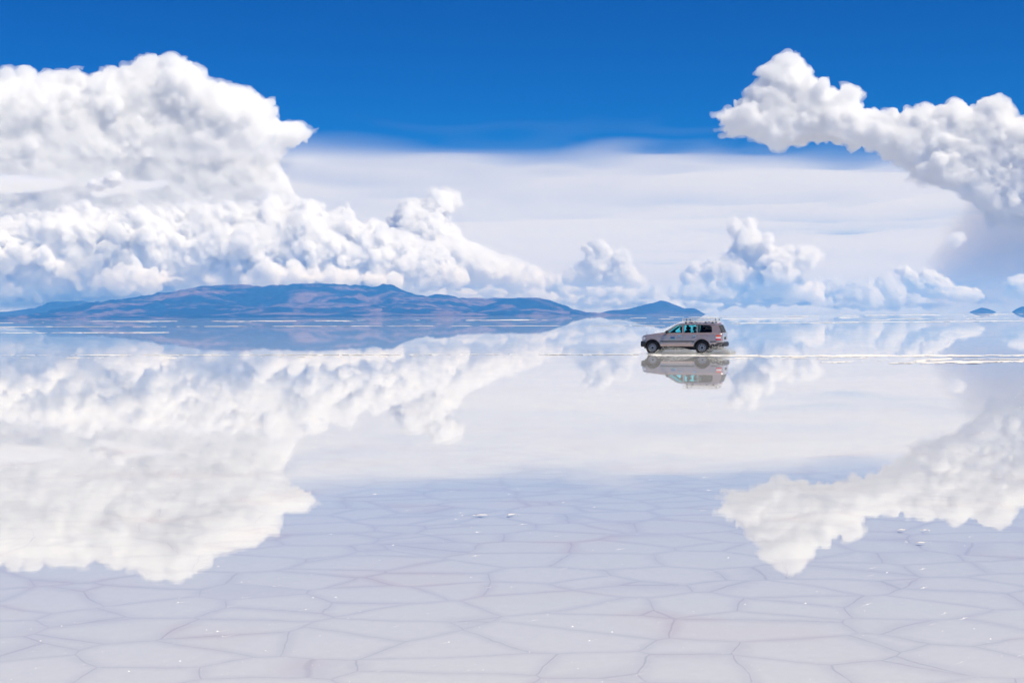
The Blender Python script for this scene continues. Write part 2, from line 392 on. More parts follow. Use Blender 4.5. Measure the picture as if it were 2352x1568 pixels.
# ------------------------------------------------------------------ clouds
def cumulus(cx, base, w, h, rng, n=14):
    """flat-based heap outline"""
    pts = [(cx + w / 2, base), (cx - w / 2, base)]
    pk = rng.uniform(-.25, .25)
    for k in range(n + 1):
        x = -1 + 2 * k / n
        y = max(0, 1 - abs((x - pk) / (1 + (pk if x < pk else -pk))) ** 1.5) ** .8
        y *= rng.uniform(.72, 1.08)
        pts.append((cx + x * w / 2, base - 3 - y * h))
    return pts

if True:
    # left anvil
    A1 = [(-220,190),(-60,168),(0,165),(40,172),(60,178),(110,172),(150,167),(175,172),(205,180),(230,168),(250,163),(275,167),(300,150),(330,132),(397,124),(440,133),(465,148),(478,178),(495,183),(515,200),(560,203),(600,222),(622,250),(632,274),(680,280),(700,297),(728,293),(732,305),(712,328),(695,345),(665,354),(655,378),(675,410),(683,440),(680,600),(400,640),(0,640),(-220,640)]
    A2 = [(300,190),(340,160),(400,150),(450,165),(480,205),(540,220),(590,245),(610,290),(560,330),(470,330),(380,300),(320,260)]
    A3 = [(-150,230),(0,215),(140,220),(260,235),(330,290),(300,330),(200,320),(0,290),(-150,300)]
    A4 = [(480,380),(540,372),(600,395),(610,425),(540,440),(470,430)]
    build_cloud('towering white cloud with a domed top at upper left', [(A1, 0, 110, 90), (A2, 40, 80, 60), (A3, 40, 70, 45), (A4, 30, 100, 40)], 47000, mfp_px=15, fringe=(3, 5, 40),
                puffs=(130, 36, 8), seed=3, seat=.55, wob=(9, 4.0), smooth_below=(420, 260), cell_px=2.2, slope=.12, shrink=14)
    # lower left heaps
    B1 = [(-220,520),(-60,490),(0,505),(70,490),(130,512),(200,485),(270,505),(330,488),(400,505),(470,478),(540,490),(600,466),(640,476),(680,464),(700,466),(730,485),(760,500),(790,492),(812,505),(830,525),(860,520),(885,540),(905,552),(960,570),(1020,600),(1060,640),(1050,655),(1000,655),(600,662),(440,668),(200,672),(-220,684)]
    B2 = [(420,560),(480,520),(540,515),(600,500),(680,490),(760,520),(820,560),(850,600),(800,620),(640,610),(500,610)]
    B3 = [(-200,585),(0,575),(60,580),(95,600),(60,620),(-200,630)]
    B4 = [(230,655),(280,615),(330,622),(370,640),(420,630),(445,655)]
    B5 = [(560,655),(590,630),(640,612),(680,625),(740,635),(800,628),(850,640),(900,652)]
    B6 = [(60,520),(130,500),(230,505),(300,540),(340,560),(260,580),(120,560)]
    build_cloud('long heap of puffy cumulus resting on the mountains at left', [(B1, 0, 80, 50), (B2, 60, 50, 40), (B3, 90, 40, 25), (B4, 130, 40, 22), (B5, 130, 40, 22), (B6, 60, 40, 30)], 38000, mfp_px=6.5, fringe=(2, 4, 30),
                puffs=(520, 28, 6), seed=4, wob=(9, 4.2), smooth_below=(715, 650), slope=.16, cell_px=1.8)
    C = [(890,640),(900,560),(905,530),(900,498),(940,472),(985,462),(1000,442),(1035,430),(1042,455),(1062,468),(1020,490),(1025,530),(1050,540),(1080,562),(1130,582),(1170,600),(1210,607),(1228,620),(1240,655),(1000,658)]
    build_cloud('leaning white cloud tower between the heap and the open sky', [(C, 0, 60, 45)], 41000, mfp_px=8, fringe=(2, 4, 26), puffs=(180, 20, 5), seed=6, wob=(6, 4.0), smooth_below=(680, 620), slope=.3, cell_px=1.7)
    D1 = [(1655,280),(1690,257),(1735,208),(1768,196),(1740,181),(1772,152),(1790,139),(1835,141),(1850,177),(1890,197),(1935,217),(1940,203),(1985,210),(1976,225),(1960,237),(1990,263),(2010,262),(2050,270),(2090,257),(2125,250),(2150,258),(2190,237),(2220,240),(2235,264),(2250,232),(2280,222),(2320,242),(2330,265),(2325,282),(2352,277),(2560,240),(2960,150),(3000,560),(2560,560),(2300,520),(2250,495),(2200,450),(2110,420),(2080,385),(1980,348),(1880,332),(1790,345),(1740,322),(1690,312),(1655,312),(1680,298)]
    D2 = [(2010,290),(2060,285),(2110,300),(2190,280),(2240,300),(2300,270),(2400,290),(2400,400),(2250,420),(2200,440),(2140,420),(2110,380),(2040,340)]
    D3 = [(2420,260),(2500,60),(2900,-60),(3300,-40),(3300,430),(2700,480),(2450,420)]  # mass beyond the frame, added to shade the rain veil
    D4 = [(2110,330),(2180,340),(2230,370),(2290,380),(2420,420),(2420,500),(2350,520),(2282,527),(2255,500),(2215,450),(2130,425),(2090,390)]
    build_cloud('great ragged white cloud reaching in from the right with a forked tip', [(D1, 0, 90, 45), (D2, 60, 60, 40), (D3, -20, 150, 90), (D4, 30, 60, 34)], 41000, mfp_px=10, fringe=(4, 8, 26),
                puffs=(560, 20, 5), seed=5, wob=(6, 5.0), smooth_below=(760, 560), slope=.32, shrink=8, seat=.6, cell_px=2.0)
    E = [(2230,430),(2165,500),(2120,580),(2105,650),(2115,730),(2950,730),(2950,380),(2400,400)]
    build_cloud('soft veil of rain hanging under the right hand cloud, its shade put into the colour', [(E, 0, 150, -420)], 42400, mfp_px=24, puffs=(0, 1, 1), seed=7, shrink=-1, color=(.58, .70, .92), wob=(7, 1.0), cell_px=3.5)  # grey-blue scatter colour paints in the shade of the cloud above
    X = [(2164,546),(2172,539),(2182,541),(2192,537),(2204,540),(2214,546),(2204,551),(2198,560),(2188,564),(2182,555),(2172,552)]
    build_cloud('tiny white scrap of cloud alone in front of the rain', [(X, 0, 12, 9)], 34500, mfp_px=17, fringe=(2, 5, 20), puffs=(30, 5, 2.5), seed=9, wob=(3, 4.0), cell_px=1.3)
    H1 = [(1560,690),(1575,650),(1565,625),(1600,612),(1640,592),(1672,572),(1680,562),(1676,515),(1688,500),(1702,520),(1714,512),(1726,505),(1738,530),(1755,560),(1768,568),(1785,585),(1810,600),(1840,640),(1880,660),(1895,690)]
    H2 = [(1755,560),(1768,552),(1785,575),(1815,578),(1850,568),(1885,575),(1880,600),(1850,615),(1820,650),(1760,650),(1750,620)]
    build_cloud('ragged cumulus with two peaks standing behind the car', [(H1, 0, 48, 34), (H2, 52, 34, 26)], 52000, mfp_px=8, fringe=(2, 4, 20), puffs=(140, 17, 5), seed=10, wob=(5, 4.0), smooth_below=(690, 620), slope=.3)
    I1 = [(1296,655),(1300,622),(1330,615),(1348,598),(1346,565),(1372,545),(1395,558),(1405,575),(1425,568),(1448,578),(1445,600),(1462,632),(1490,645),(1470,655)]
    build_cloud('small heaped cumulus above the gap between massif and island', [(I1, 0, 32, 22)], 50000, mfp_px=7, fringe=(1.5, 3, 18), puffs=(90, 14, 4.5), seed=20, wob=(4, 3.0), smooth_below=(660, 610), cell_px=1.8)
    F1 = [(2060,615),(2080,610),(2101,624),(2110,627),(2120,615),(2131,613),(2135,623),(2147,620),(2150,637),(2160,632),(2175,642),(2190,659),(2207,664),(2220,661),(2234,664),(2236,650),(2250,662),(2262,682),(2200,687),(2144,685),(2094,664),(2075,640)]
    build_cloud('crisp slanting cumulus low over the horizon at right', [(F1, 0, 26, 17)], 35500, mfp_px=5, fringe=(1, 2.5, 14), puffs=(110, 10, 4), seed=21, wob=(3, 2.4), cell_px=1.6)
    G1 = [(2303,682),(2303,657),(2314,655),(2317,640),(2335,636),(2352,641),(2400,630),(2460,640),(2470,684)]
    build_cloud('crisp low cumulus cut by the right edge of the frame', [(G1, 0, 28, 19)], 35500, mfp_px=5, fringe=(1, 2.5, 14), puffs=(70, 11, 4.5), seed=22, wob=(3, 2.4), cell_px=1.6)
    N1 = [(195,427),(205,412),(235,405),(250,396),(272,397),(282,410),(278,420),(250,424),(225,433),(205,435)]
    build_cloud('small bright puff over the left stratus streak', [(N1, 0, 20, 13)], 34200, mfp_px=3.5, puffs=(50, 9, 4), seed=23, wob=(2.5, 2.4), cell_px=1.6)
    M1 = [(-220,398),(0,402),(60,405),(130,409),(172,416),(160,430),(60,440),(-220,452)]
    build_cloud('thin stratus streak at the left edge, its shade put into the colour', [(M1, 0, 90, 10)], 35000, mfp_px=16, color=(.40, .43, .58), puffs=(0, 1, 1), seed=24, wob=(3.0, 1.6), cell_px=2.4, flat_noise=3)  # darkened scatter colour paints shade into a sunlit streak
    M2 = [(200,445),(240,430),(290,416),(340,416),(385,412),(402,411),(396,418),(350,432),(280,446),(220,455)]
    build_cloud('thin curved stratus streak right of the small bright puff, its shade put into the colour', [(M2, 0, 70, 9)], 35500, mfp_px=16, color=(.40, .43, .58), puffs=(0, 1, 1), seed=25, wob=(2.5, 1.6), cell_px=2.4, flat_noise=3)  # shade painted in by the scatter colour, as on the left streak
    Y1 = [(-300,650),(470,650),(470,668),(400,690),(150,712),(-300,722)]
    build_cloud('dark band of rain under the left heap', [(Y1, 0, 60, -24)], 38500, mfp_px=26, puffs=(0, 1, 1), seed=28, wob=(3, 1.5), cell_px=2.4, flat_noise=3)
    # far heaps low on the horizon
    rg = np.random.default_rng(77)
    far = [(965,678,110,22),(1040,676,90,26),(1110,674,110,34),(1190,672,120,38),(1265,668,110,42),(1335,676,100,34),(1400,680,120,36),(1470,684,110,44),(1545,688,110,40),
           (1905,690,120,52),(1975,690,110,56),(2035,690,90,60),(2090,692,120,24),(1640,692,120,26),(1760,692,150,26),(2290,690,120,14),(1225,690,90,22),(1300,694,110,24),(1375,698,90,20),(1450,698,120,22),(1520,704,90,18),(1600,700,110,16),(1930,700,130,14),(2020,704,110,12)]
    where = ['below the left heap','right of the pointed summit','under the leaning tower','above the dome','left of the small heap','under the small heap','right of the small heap','above the island','left of the two-peaked cumulus',
             'right of the two-peaked cumulus','between two-peaked cumulus and rain','beside the rain foot','under the slanting cumulus','at the left foot of the two-peaked cumulus','at the right foot of the two-peaked cumulus','under the crisp right heap','low over the dome','low over the saddle between dome and island','just left of the island','low over the left shoulder of the island','just behind the island summit','right of the island foot','in a lower row right of the car','in a lower row before the rain foot']
    for k, (cx, b, w, h) in enumerate(far):
        build_cloud('hazy far cumulus low on the horizon ' + where[k], [(cumulus(cx, b, w, h, rg), 0, 22, min(14, h * .5))], 62000 + 900 * (k % 5), mfp_px=7, fringe=(1, 2.5, 16), puffs=(60, 10, 4), seed=40 + k,
                    wob=(3, 2.6), cell_px=1.7, group='far cumulus along the horizon')
    K2 = [(1080,700),(1120,667),(1160,673),(1200,659),(1240,667),(1270,651),(1300,659),(1340,653),(1380,663),(1420,655),(1460,665),(1500,659),(1540,669),(1590,655),(1640,667),(1700,661),(1760,671),(1830,663),(1880,651),(1930,659),(1980,646),(2030,653),(2080,659),(2140,671),(2200,700)]
    build_cloud('unbroken hazy row of tiny far cumulus behind the island and the car', [(K2, 0, 26, 14)], 66000, mfp_px=6, fringe=(1, 2.5, 18), puffs=(260, 11, 4), seed=27, wob=(4, 2.8), cell_px=2.0)
    K = [(-400,690),(200,684),(600,676),(1000,668),(1400,672),(1800,676),(2200,676),(2800,674),(2800,740),(1200,750),(-400,762)]
    build_cloud('pale flat bank of cloud lying along the whole horizon', [(K, 0, 120, 10)], 90000, mfp_px=45, puffs=(0, 1, 1), seed=26, wob=(3, 2.2), cell_px=3.2, flat_noise=3)

# ------------------------------------------------------------------ high veil of ice cloud
if True:
    rng = np.random.default_rng(5)
    ALT = 4900.0
    nx, ny = 620, 460
    xs = np.linspace(-150000, 170000, nx); ys = 32000 + 486000 * np.linspace(0, 1, ny) ** 2.2
    ymap = (ys - 32000) / 1000.0
    def vnoise(lx, ly):
        n = noise2((int(nx * 1.0), 1200), (320 / lx, 480 / ly), rng)
        return np.stack([n[:, min(1199, int(1199 * y / 480))] for y in ymap], 1)
    n1, n2, n3 = vnoise(26, 12), vnoise(9, 4), vnoise(1.5, 2.8)
    e1 = noise2((nx, 4), (320 / 8, 1), rng)[:, 0]
    X, Y = np.meshgrid(xs, ys, indexing='ij')
    edge = 42300 + 2400 * e1[:, None] + 1400 * n1 + 2600 * n2 + 3200 * n3 + 2600 * np.clip((xs[:, None] - 5000) / 15000, -1, 1.5)
    th = 620 * np.clip((Y - edge) / 12000, 0, 1) ** 1.25 * np.clip(.92 + .28 * n1 + .30 * n2 + .14 * n3, .0, 2)
    th += 60 * np.clip((Y - edge + 5500) / 5000, 0, 1) * np.clip(.1 + .7 * n2 + .6 * n3, 0, 1.2)
    th *= np.clip((xs[:, None] + 150000) / 15000, 0, 1) * np.clip((170000 - xs[:, None]) / 15000, 0, 1) * np.clip((518000 - Y) / 20000, 0, 1)
    th = np.maximum(th, .02)
    top = np.stack([X, Y, ALT + th], -1).reshape(-1, 3); bot = np.stack([X, Y, np.full_like(X, ALT)], -1).reshape(-1, 3)
    idx = np.arange(nx * ny).reshape(nx, ny); nb = nx * ny
    q = np.stack([idx[:-1, :-1], idx[1:, :-1], idx[1:, 1:], idx[:-1, 1:]], -1).reshape(-1, 4)
    qb = q[:, ::-1] + nb
    sides = []
    for line, rev in ((idx[:, 0], False), (idx[:, -1], True), (idx[0, :], True), (idx[-1, :], False)):
        a, b = line[:-1], line[1:]
        f = np.stack([a + nb, b + nb, b, a], -1)
        sides.append(f[:, ::-1] if rev else f)
    veil = link_mesh('cloud', np.concatenate([top, bot]) - np.array([0, 150000, ALT]), np.concatenate([q, qb] + sides), mat_cloud(2600))
    veil.location = (0, 150000, ALT)
    tag(veil, 'smooth pale sheet of high cirrostratus across the middle of the sky', 'cloud')

# ------------------------------------------------------------------ salt crust standing out of the water, foam, bubbles
m_crust, t, o = new_mat('dry_salt')
d = t.nodes.new('ShaderNodeBsdfDiffuse'); d.inputs['Color'].default_value = (.84, .80, .755, 1)
t.links.new(d.outputs[0], o.inputs['Surface'])

def crust_strip(name, p0, p1, half, keep=.0, height=.02, along=30.0, seed=0, parts=None, taper=True):
    """ragged low islands of salt between two frame points, `half` frame pixels either side of the line (laid out on the ground)"""
    rng = np.random.default_rng(seed)
    (x0, y0), (x1, y1) = p0, p1
    n = max(8, int(abs(x1 - x0) / 2.0)); mm = max(5, int(half * 2 / .3))
    lng = noise2((n, mm), (abs(x1 - x0) / along, max(.4, half * 2 / 1.6)), rng) + .6 * noise2((n, mm), (abs(x1 - x0) / (along * .3), max(.4, half * 2 / .7)), rng)
    v = np.linspace(-1, 1, mm)[None, :]
    tt = np.linspace(0, 1, n)[:, None]
    env = 1 - np.abs(v) ** 1.6 * 1.4
    if taper: env = env - 1.2 * np.clip(1 - np.minimum(tt, 1 - tt) / .12, 0, 1) ** 2
    val = lng * (.6 if y0 < 800 else .95) + env - keep
    P = np.empty((n, mm, 3))
    for i in range(n):
        f = i / (n - 1); x = x0 + (x1 - x0) * f; yc = y0 + (y1 - y0) * f
        a, b = pix_ground(x, yc - half), pix_ground(x, yc + half)
        for j in range(mm):
            # even steps in the picture's vertical direction
            q = pix_ground(x, yc + half * v[0, j]); P[i, j] = (q.x, q.y, 0)
    P[:, :, 2] = np.where(val > 0, (.005 if y0 < 1000 else .0012) + height * (1 if y0 < 1000 else .5) * np.clip(val, 0, 1), -.01)
    idx = np.arange(n * mm).reshape(n, mm)
    ok = val > -.12
    k = ok[:-1, :-1] & ok[1:, :-1] & ok[1:, 1:] & ok[:-1, 1:]
    q = np.stack([idx[:-1, :-1], idx[:-1, 1:], idx[1:, 1:], idx[1:, :-1]], -1)[k]
    parts.append((P.reshape(-1, 3), q))

def join_parts(name, parts, mat):
    V, Fq, base = [], [], 0
    for P, q in parts:
        used = np.unique(q); mp = np.zeros(len(P), int); mp[used] = np.arange(len(used))
        V.append(P[used]); Fq.append(mp[q] + base); base += len(used)
    return link_mesh(name, np.concatenate(V), np.concatenate(Fq), mat)

cr = []
for k, (a, b, h, kp, hh) in enumerate([
    ((-20, 751), (130, 750), 1.2, .35, .05), ((-20, 742), (110, 740.5), .9, .5, .06), ((60, 737.5), (320, 737.5), .8, .7, .10), ((190, 738.5), (860, 736.5), 1.3, .42, .14), ((240, 741), (640, 739.5), .8, .85, .10),
    ((90, 750.5), (900, 748.8), .9, .30, .06), ((-20, 764.5), (400, 763.5), 1.5, .22, .05), ((640, 737), (900, 735), .8, .8, .10), ((780, 738.3), (872, 737.3), .9, .4, .10),
    ((850, 736), (1080, 734.5), .8, .8, .10), ((1060, 735.6), (1270, 734), 1.4, .35, .12), ((1300, 731.5), (1500, 729.5), .9, .55, .16), ((1330, 734.2), (1560, 732.5), .9, .5, .10), ((780, 749.3), (1560, 747.4), .9, .3, .06),
    ((1530, 728.5), (1685, 727.6), 1.0, .4, .16), ((1420, 741), (1640, 739.5), .7, .7, .06), ((1640, 733), (2010, 728.5), 1.5, .55, .10), ((1780, 727), (2090, 724), 1.0, .6, .16), ((1960, 724.5), (2380, 721.0), 1.2, .5, .16),
    ((2100, 728), (2380, 724.5), .9, .7, .10), ((1650, 743), (2380, 736.5), 1.3, .25, .07), ((2000, 733), (2380, 729.5), 1.0, .55, .08), ((1800, 737), (2300, 732), .9, .75, .08),
    ((-40, 815.8), (1180, 814.0), 1.0, .5, .012), ((-40, 822), (520, 822), 1.6, 1.1, .01), ((500, 820), (1100, 818), 1.2, 1.2, .01), ((1150, 814), (1480, 814.2), .8, .45, .015),
    ((1660, 818.5), (2400, 815.5), 2.8, .4, .010), ((1480, 815.6), (1760, 817), 2.0, .2, .010), ((1660, 823), (2000, 822), 2.6, .9, .006),
    ((2040, 833.5), (2400, 828.5), 4.0, .55, .02), ((1880, 834), (2200, 825), 4.5, 1.15, .01), ((2200, 825.5), (2400, 824.5), 1.3, .6, .015),
    ((1050, 1183), (1190, 1181), 4.5, 1.05, .004), ((2060, 1216), (2150, 1216), 4, 1.2, .004),
    ((2070, 1244), (2145, 1245), 4, 1.15, .004), ((1380, 888), (1700, 887), 1.0, 1.75, .002)]):
    far_ = a[1] < 800
    near_ = a[1] > 1000
    crust_strip('salt_crust', a, b, h * (.85 if far_ else .6 if near_ else 1), kp + (.12 if far_ else 0), hh * (.6 if far_ else 0 if near_ else 1), along=7 if near_ else 34, seed=300 + k, parts=cr)
crust = join_parts('salt_crust', cr, m_crust); crust['kind'] = 'stuff'
tag(crust, 'white streaks of dry salt crust lying just above the water', 'salt crust')

m_bub, t, o = new_mat('salt_grain')
d = t.nodes.new('ShaderNodeBsdfDiffuse'); d.inputs['Color'].default_value = (.95, .94, .92, 1); t.links.new(d.outputs[0], o.inputs['Surface'])
rng = np.random.default_rng(9)
V, Fq, base = [], [], 0
for k in range(1000):
    dd = 7.8 + 32 * rng.random() ** 1.5; a = rng.uniform(-.37, .37)
    c = np.array((dd * math.tan(a), dd, .001)); r = (.0018 + .0050 * rng.random() ** 5) * (1 + dd * .02)
    pts = [c + r * np.array((math.cos(q) * rng.uniform(.8, 1.5), math.sin(q) * .9, 0)) for q in np.arange(6) * math.pi / 3] + [c + np.array((0, 0, r * .8))]
    V += pts; Fq += [(base + i, base + (i + 1) % 6, base + 6) for i in range(6)]; base += 7
bub = link_mesh('foam_bubbles', np.array(V), np.array(Fq), m_bub); bub['kind'] = 'stuff'
tag(bub, 'scattered white salt grains and bubbles floating on the near water', 'bubbles')

# ------------------------------------------------------------------ the car
def simple_mat(name, colr, rough=.5, metal=0.0, coat=0.0, spec=.5, noise=0.0):
    m, t, o = new_mat(name)
    p = t.nodes.new('ShaderNodeBsdfPrincipled')
    p.inputs['Base Color'].default_value = (*colr, 1); p.inputs['Roughness'].default_value = rough; p.inputs['Metallic'].default_value = metal
    p.inputs['Coat Weight'].default_value = coat; p.inputs['Coat Roughness'].default_value = .08; p.inputs['Specular IOR Level'].default_value = spec
    if noise:
        tc = t.nodes.new('ShaderNodeTexCoord'); n = t.nodes.new('ShaderNodeTexNoise'); n.inputs['Scale'].default_value = 5; n.inputs['Detail'].default_value = 8
        r = t.nodes.new('ShaderNodeMapRange'); r.inputs['From Min'].default_value = .35; r.inputs['From Max'].default_value = .7; r.inputs['To Min'].default_value = 1.0; r.inputs['To Max'].default_value = 1.0 - noise
        vm = t.nodes.new('ShaderNodeVectorMath'); vm.operation = 'SCALE'; vm.inputs[0].default_value = colr
        t.links.new(tc.outputs['Object'], n.inputs['Vector']); t.links.new(n.outputs[0], r.inputs['Value']); t.links.new(r.outputs[0], vm.inputs['Scale']); t.links.new(vm.outputs[0], p.inputs['Base Color'])
    t.links.new(p.outputs[0], o.inputs['Surface'])
    return m
def glass_mat(name, tintc, refl=.5):
    m, t, o = new_mat(name)
    tr = t.nodes.new('ShaderNodeBsdfTransparent'); tr.inputs['Color'].default_value = (*tintc, 1)
    gl = t.nodes.new('ShaderNodeBsdfGlossy'); gl.inputs['Roughness'].default_value = .02
    fr = t.nodes.new('ShaderNodeFresnel'); fr.inputs['IOR'].default_value = 1.5
    mu = t.nodes.new('ShaderNodeMath'); mu.operation = 'MULTIPLY'; mu.inputs[1].default_value = refl; t.links.new(fr.outputs[0], mu.inputs[0])
    mx = t.nodes.new('ShaderNodeMixShader'); t.links.new(mu.outputs[0], mx.inputs[0]); t.links.new(tr.outputs[0], mx.inputs[1]); t.links.new(gl.outputs[0], mx.inputs[2])
    t.links.new(mx.outputs[0], o.inputs['Surface'])
    return m
PAINT = simple_mat('mauve_paint', (.51, .395, .365), .25, .5, .9, noise=.12)
BLACK = simple_mat('black_plastic', (.018, .018, .022), .55)
UNDER = simple_mat('underbody', (.012, .012, .014), .8)
RUBBER = simple_mat('tyre_rubber', (.016, .016, .017), .75)
RIMM = simple_mat('wheel_steel', (.34, .34, .35), .4, .6)
ALU = simple_mat('rack_metal', (.72, .69, .64), .45, .3)
CHROME = simple_mat('chrome', (.8, .8, .82), .12, 1.0)
REDL = simple_mat('red_lens', (.62, .01, .02), .15, coat=.5)
ORGL = simple_mat('orange_lens', (.75, .10, .03), .15, coat=.5)
CLRL = simple_mat('clear_lens', (.78, .72, .70), .12, coat=.8)
CYAN = glass_mat('blue_tinted_glass', (.36, .88, .90), .35)
SMOKE = glass_mat('smoked_glass', (.16, .15, .13), .5)
SEATM = simple_mat('seat_cloth', (.02, .02, .024), .9)
STKB = simple_mat('sign_blue', (.10, .17, .36), .5)
STKD = simple_mat('sign_dark_blue', (.01, .03, .12), .5)
STKG = simple_mat('sign_green', (.12, .36, .32), .5)

TH = R(17.5)
car = bpy.data.objects.new('parked_car', None); car.name = 'offroad_car'; col.objects.link(car)
car.rotation_euler = (0, 0, -TH)
pf = pix_ground(1498.5, 812.3)
off = Matrix.Rotation(-TH, 3, 'Z') @ Vector((.735, -.93, 0))
car.location = (pf.x - off.x, pf.y - off.y, 0)
tag(car, 'mauve off-road station wagon with a roof rack splashing across the flooded salt', 'car')

def bm_obj(name, bm, mat, parent, smooth=True, bevel=0.0, segs=2):
    if bevel: bmesh.ops.bevel(bm, geom=bm.edges[:], offset=bevel, segments=segs, affect='EDGES', clamp_overlap=True)
    bmesh.ops.recalc_face_normals(bm, faces=bm.faces[:])
    me = bpy.data.meshes.new(name); bm.to_mesh(me); bm.free()
    for mm in (mat if isinstance(mat, (list, tuple)) else [mat]): me.materials.append(mm)
    if smooth: me.set_sharp_from_angle(angle=R(38)); me.polygons.foreach_set('use_smooth', np.ones(len(me.polygons), dtype=bool))
    ob = bpy.data.objects.new(name, me); col.objects.link(ob); ob.parent = parent
    return ob
def bx(bm, x0, x1, y0, y1, z0, z1):
    r = bmesh.ops.create_cube(bm, size=1.0)
    for v in r['verts']:
        v.co = Vector(((x0 + x1) / 2 + v.co.x * (x1 - x0), (y0 + y1) / 2 + v.co.y * (y1 - y0), (z0 + z1) / 2 + v.co.z * (z1 - z0)))
    return r['verts']
def rod(bm, a, b, r, n=8):
    a, b = Vector(a), Vector(b); d = b - a
    q = d.to_track_quat('Z', 'Y').to_matrix().to_4x4(); q.translation = (a + b) / 2
    bmesh.ops.create_cone(bm, cap_ends=True, segments=n, radius1=r, radius2=r, depth=d.length, matrix=q)
def prism(bm, pts, y0, y1):
    """polygon in x,z extruded along y"""
    lo = [bm.verts.new((x, y0, z)) for x, z in pts]; hi = [bm.verts.new((x, y1, z)) for x, z in pts]
    bm.faces.new(lo); bm.faces.new(hi[::-1])
    for i in range(len(pts)): bm.faces.new((lo[i], hi[i], hi[(i + 1) % len(pts)], lo[(i + 1) % len(pts)]))

FW, RW, AR = .735, 3.585, .45
def zl(x):
    for c in (FW, RW):
        if abs(x - c) < AR: return max(.36 + math.sqrt(AR * AR - (x - c) ** 2), .42)
    return np.interp(x, [.05, .30, 1.2, 3.1, 4.05, 4.76], [.60, .58, .42, .42, .52, .60])
def zu(x): return float(np.interp(x, [.08, .13, .20, .35, .80, 1.34, 1.5, 4.4, 4.66, 4.76], [.90, .99, 1.035, 1.075, 1.13, 1.195, 1.172, 1.176, 1.17, 1.12]))
def hw(x): return float(np.interp(x, [.08, .13, .22, .40, .80, 1.3, 4.2, 4.5, 4.66, 4.76], [.70, .80, .88, .93, .955, .965, .965, .95, .915, .84]))
def Yside(x, z):
    """outer half width of the body at x, z"""
    k = float(np.interp(z, [.40, .48, .60, .78, .95, 1.06, 1.11, 1.15, 1.18, 1.21], [.945, .985, .995, 1.0, .992, .988, .978, .950, .918, .90]))
    y = hw(x) * k
    for c in (FW, RW):
        d = math.hypot(x - c, z - .36); y += .028 * math.exp(-((d - AR - .05) / .07) ** 2) * (1 if z < .98 else .3)
        d2 = math.hypot((x - c) / 1.25, (z - .36)); y += .012 * math.exp(-((d2 - .64) / .035) ** 2)
    return y
stations = sorted(set([round(v, 4) for v in list(np.linspace(.08, .26, 6)) + list(np.linspace(FW - AR, FW + AR, 19)) + list(np.linspace(1.24, 3.08, 16)) + list(np.linspace(RW - AR, RW + AR, 19)) + list(np.linspace(4.1, 4.76, 10)) + [1.34, 1.36, 4.50]]))
bm = bmesh.new(); rows = []
NZ = 12
for x in stations:
    lo, hi = zl(x), zu(x)
    half = [(0, lo + .02), (hw(x) * .7, lo + .02)]
    for j in range(NZ + 1):
        z = lo + (hi - .02 - lo) * j / NZ; half.append((Yside(x, z), z))
    half.append((Yside(x, hi) * .975, hi))
    cab = 1.38 < x < 4.62
    crown = 0 if cab else .03
    half += [(hw(x) * .80, hi + crown * .55), (hw(x) * .45, hi + crown * .9), (0, hi + crown)]
    ring = [bm.verts.new((x, -y, z)) for y, z in half] + [bm.verts.new((x, y, z)) for y, z in half[-2:0:-1]]
    rows.append((x, ring))
nr = len(rows[0][1])
for (xa, ra), (xb, rb) in zip(rows[:-1], rows[1:]):
    for k in range(nr):
        k2 = (k + 1) % nr
        topface = k in (NZ + 3, NZ + 4, NZ + 5, NZ + 6, NZ + 7) and False
        zmid = min(v.co.z - zu(v.co.x) for v in (ra[k], ra[k2], rb[k], rb[k2]))
        ymax = max(abs(v.co.y) for v in (ra[k], ra[k2], rb[k], rb[k2]))
        if zmid > -.001 and 1.36 <= xa and xb <= 4.62 and ymax < hw(xa) * .9: continue      # open cabin
        f = bm.faces.new((ra[k], ra[k2], rb[k2], rb[k]))
        if ymax < hw(xa) * .99 * .7 + .3 and max(v.co.z for v in f.verts) < zl((xa + xb) / 2) + .15 and k in (0, nr - 1, 1, nr - 2): f.material_index = 1
for ring in (rows[0][1], rows[-1][1][::-1]): bm.faces.new(ring[::-1])
body = bm_obj('body', bm, [PAINT, UNDER], car)

def patch(name, mat, outline_fn, nx, nz, x0, x1, off, parent, sides=(-1, 1)):
    """thin shell following the body side; outline_fn(x) -> (zlow, zhigh)"""
    obs = []
    for sd_ in sides:
        bm = bmesh.new(); g = []
        for i in range(nx + 1):
            x = x0 + (x1 - x0) * i / nx; a, b = outline_fn(x)
            g.append([bm.verts.new((x, sd_ * (Yside(x, a + (b - a) * j / nz) + off), a + (b - a) * j / nz)) for j in range(nz + 1)])
        for i in range(nx):
            for j in range(nz): bm.faces.new((g[i][j], g[i + 1][j], g[i + 1][j + 1], g[i][j + 1]))
        r = bmesh.ops.extrude_face_region(bm, geom=bm.faces[:])
        for v in r['geom']:
            if isinstance(v, bmesh.types.BMVert): v.co.y -= sd_ * (off + .004)
        obs.append(bm_obj(name, bm, mat, parent))
    return obs

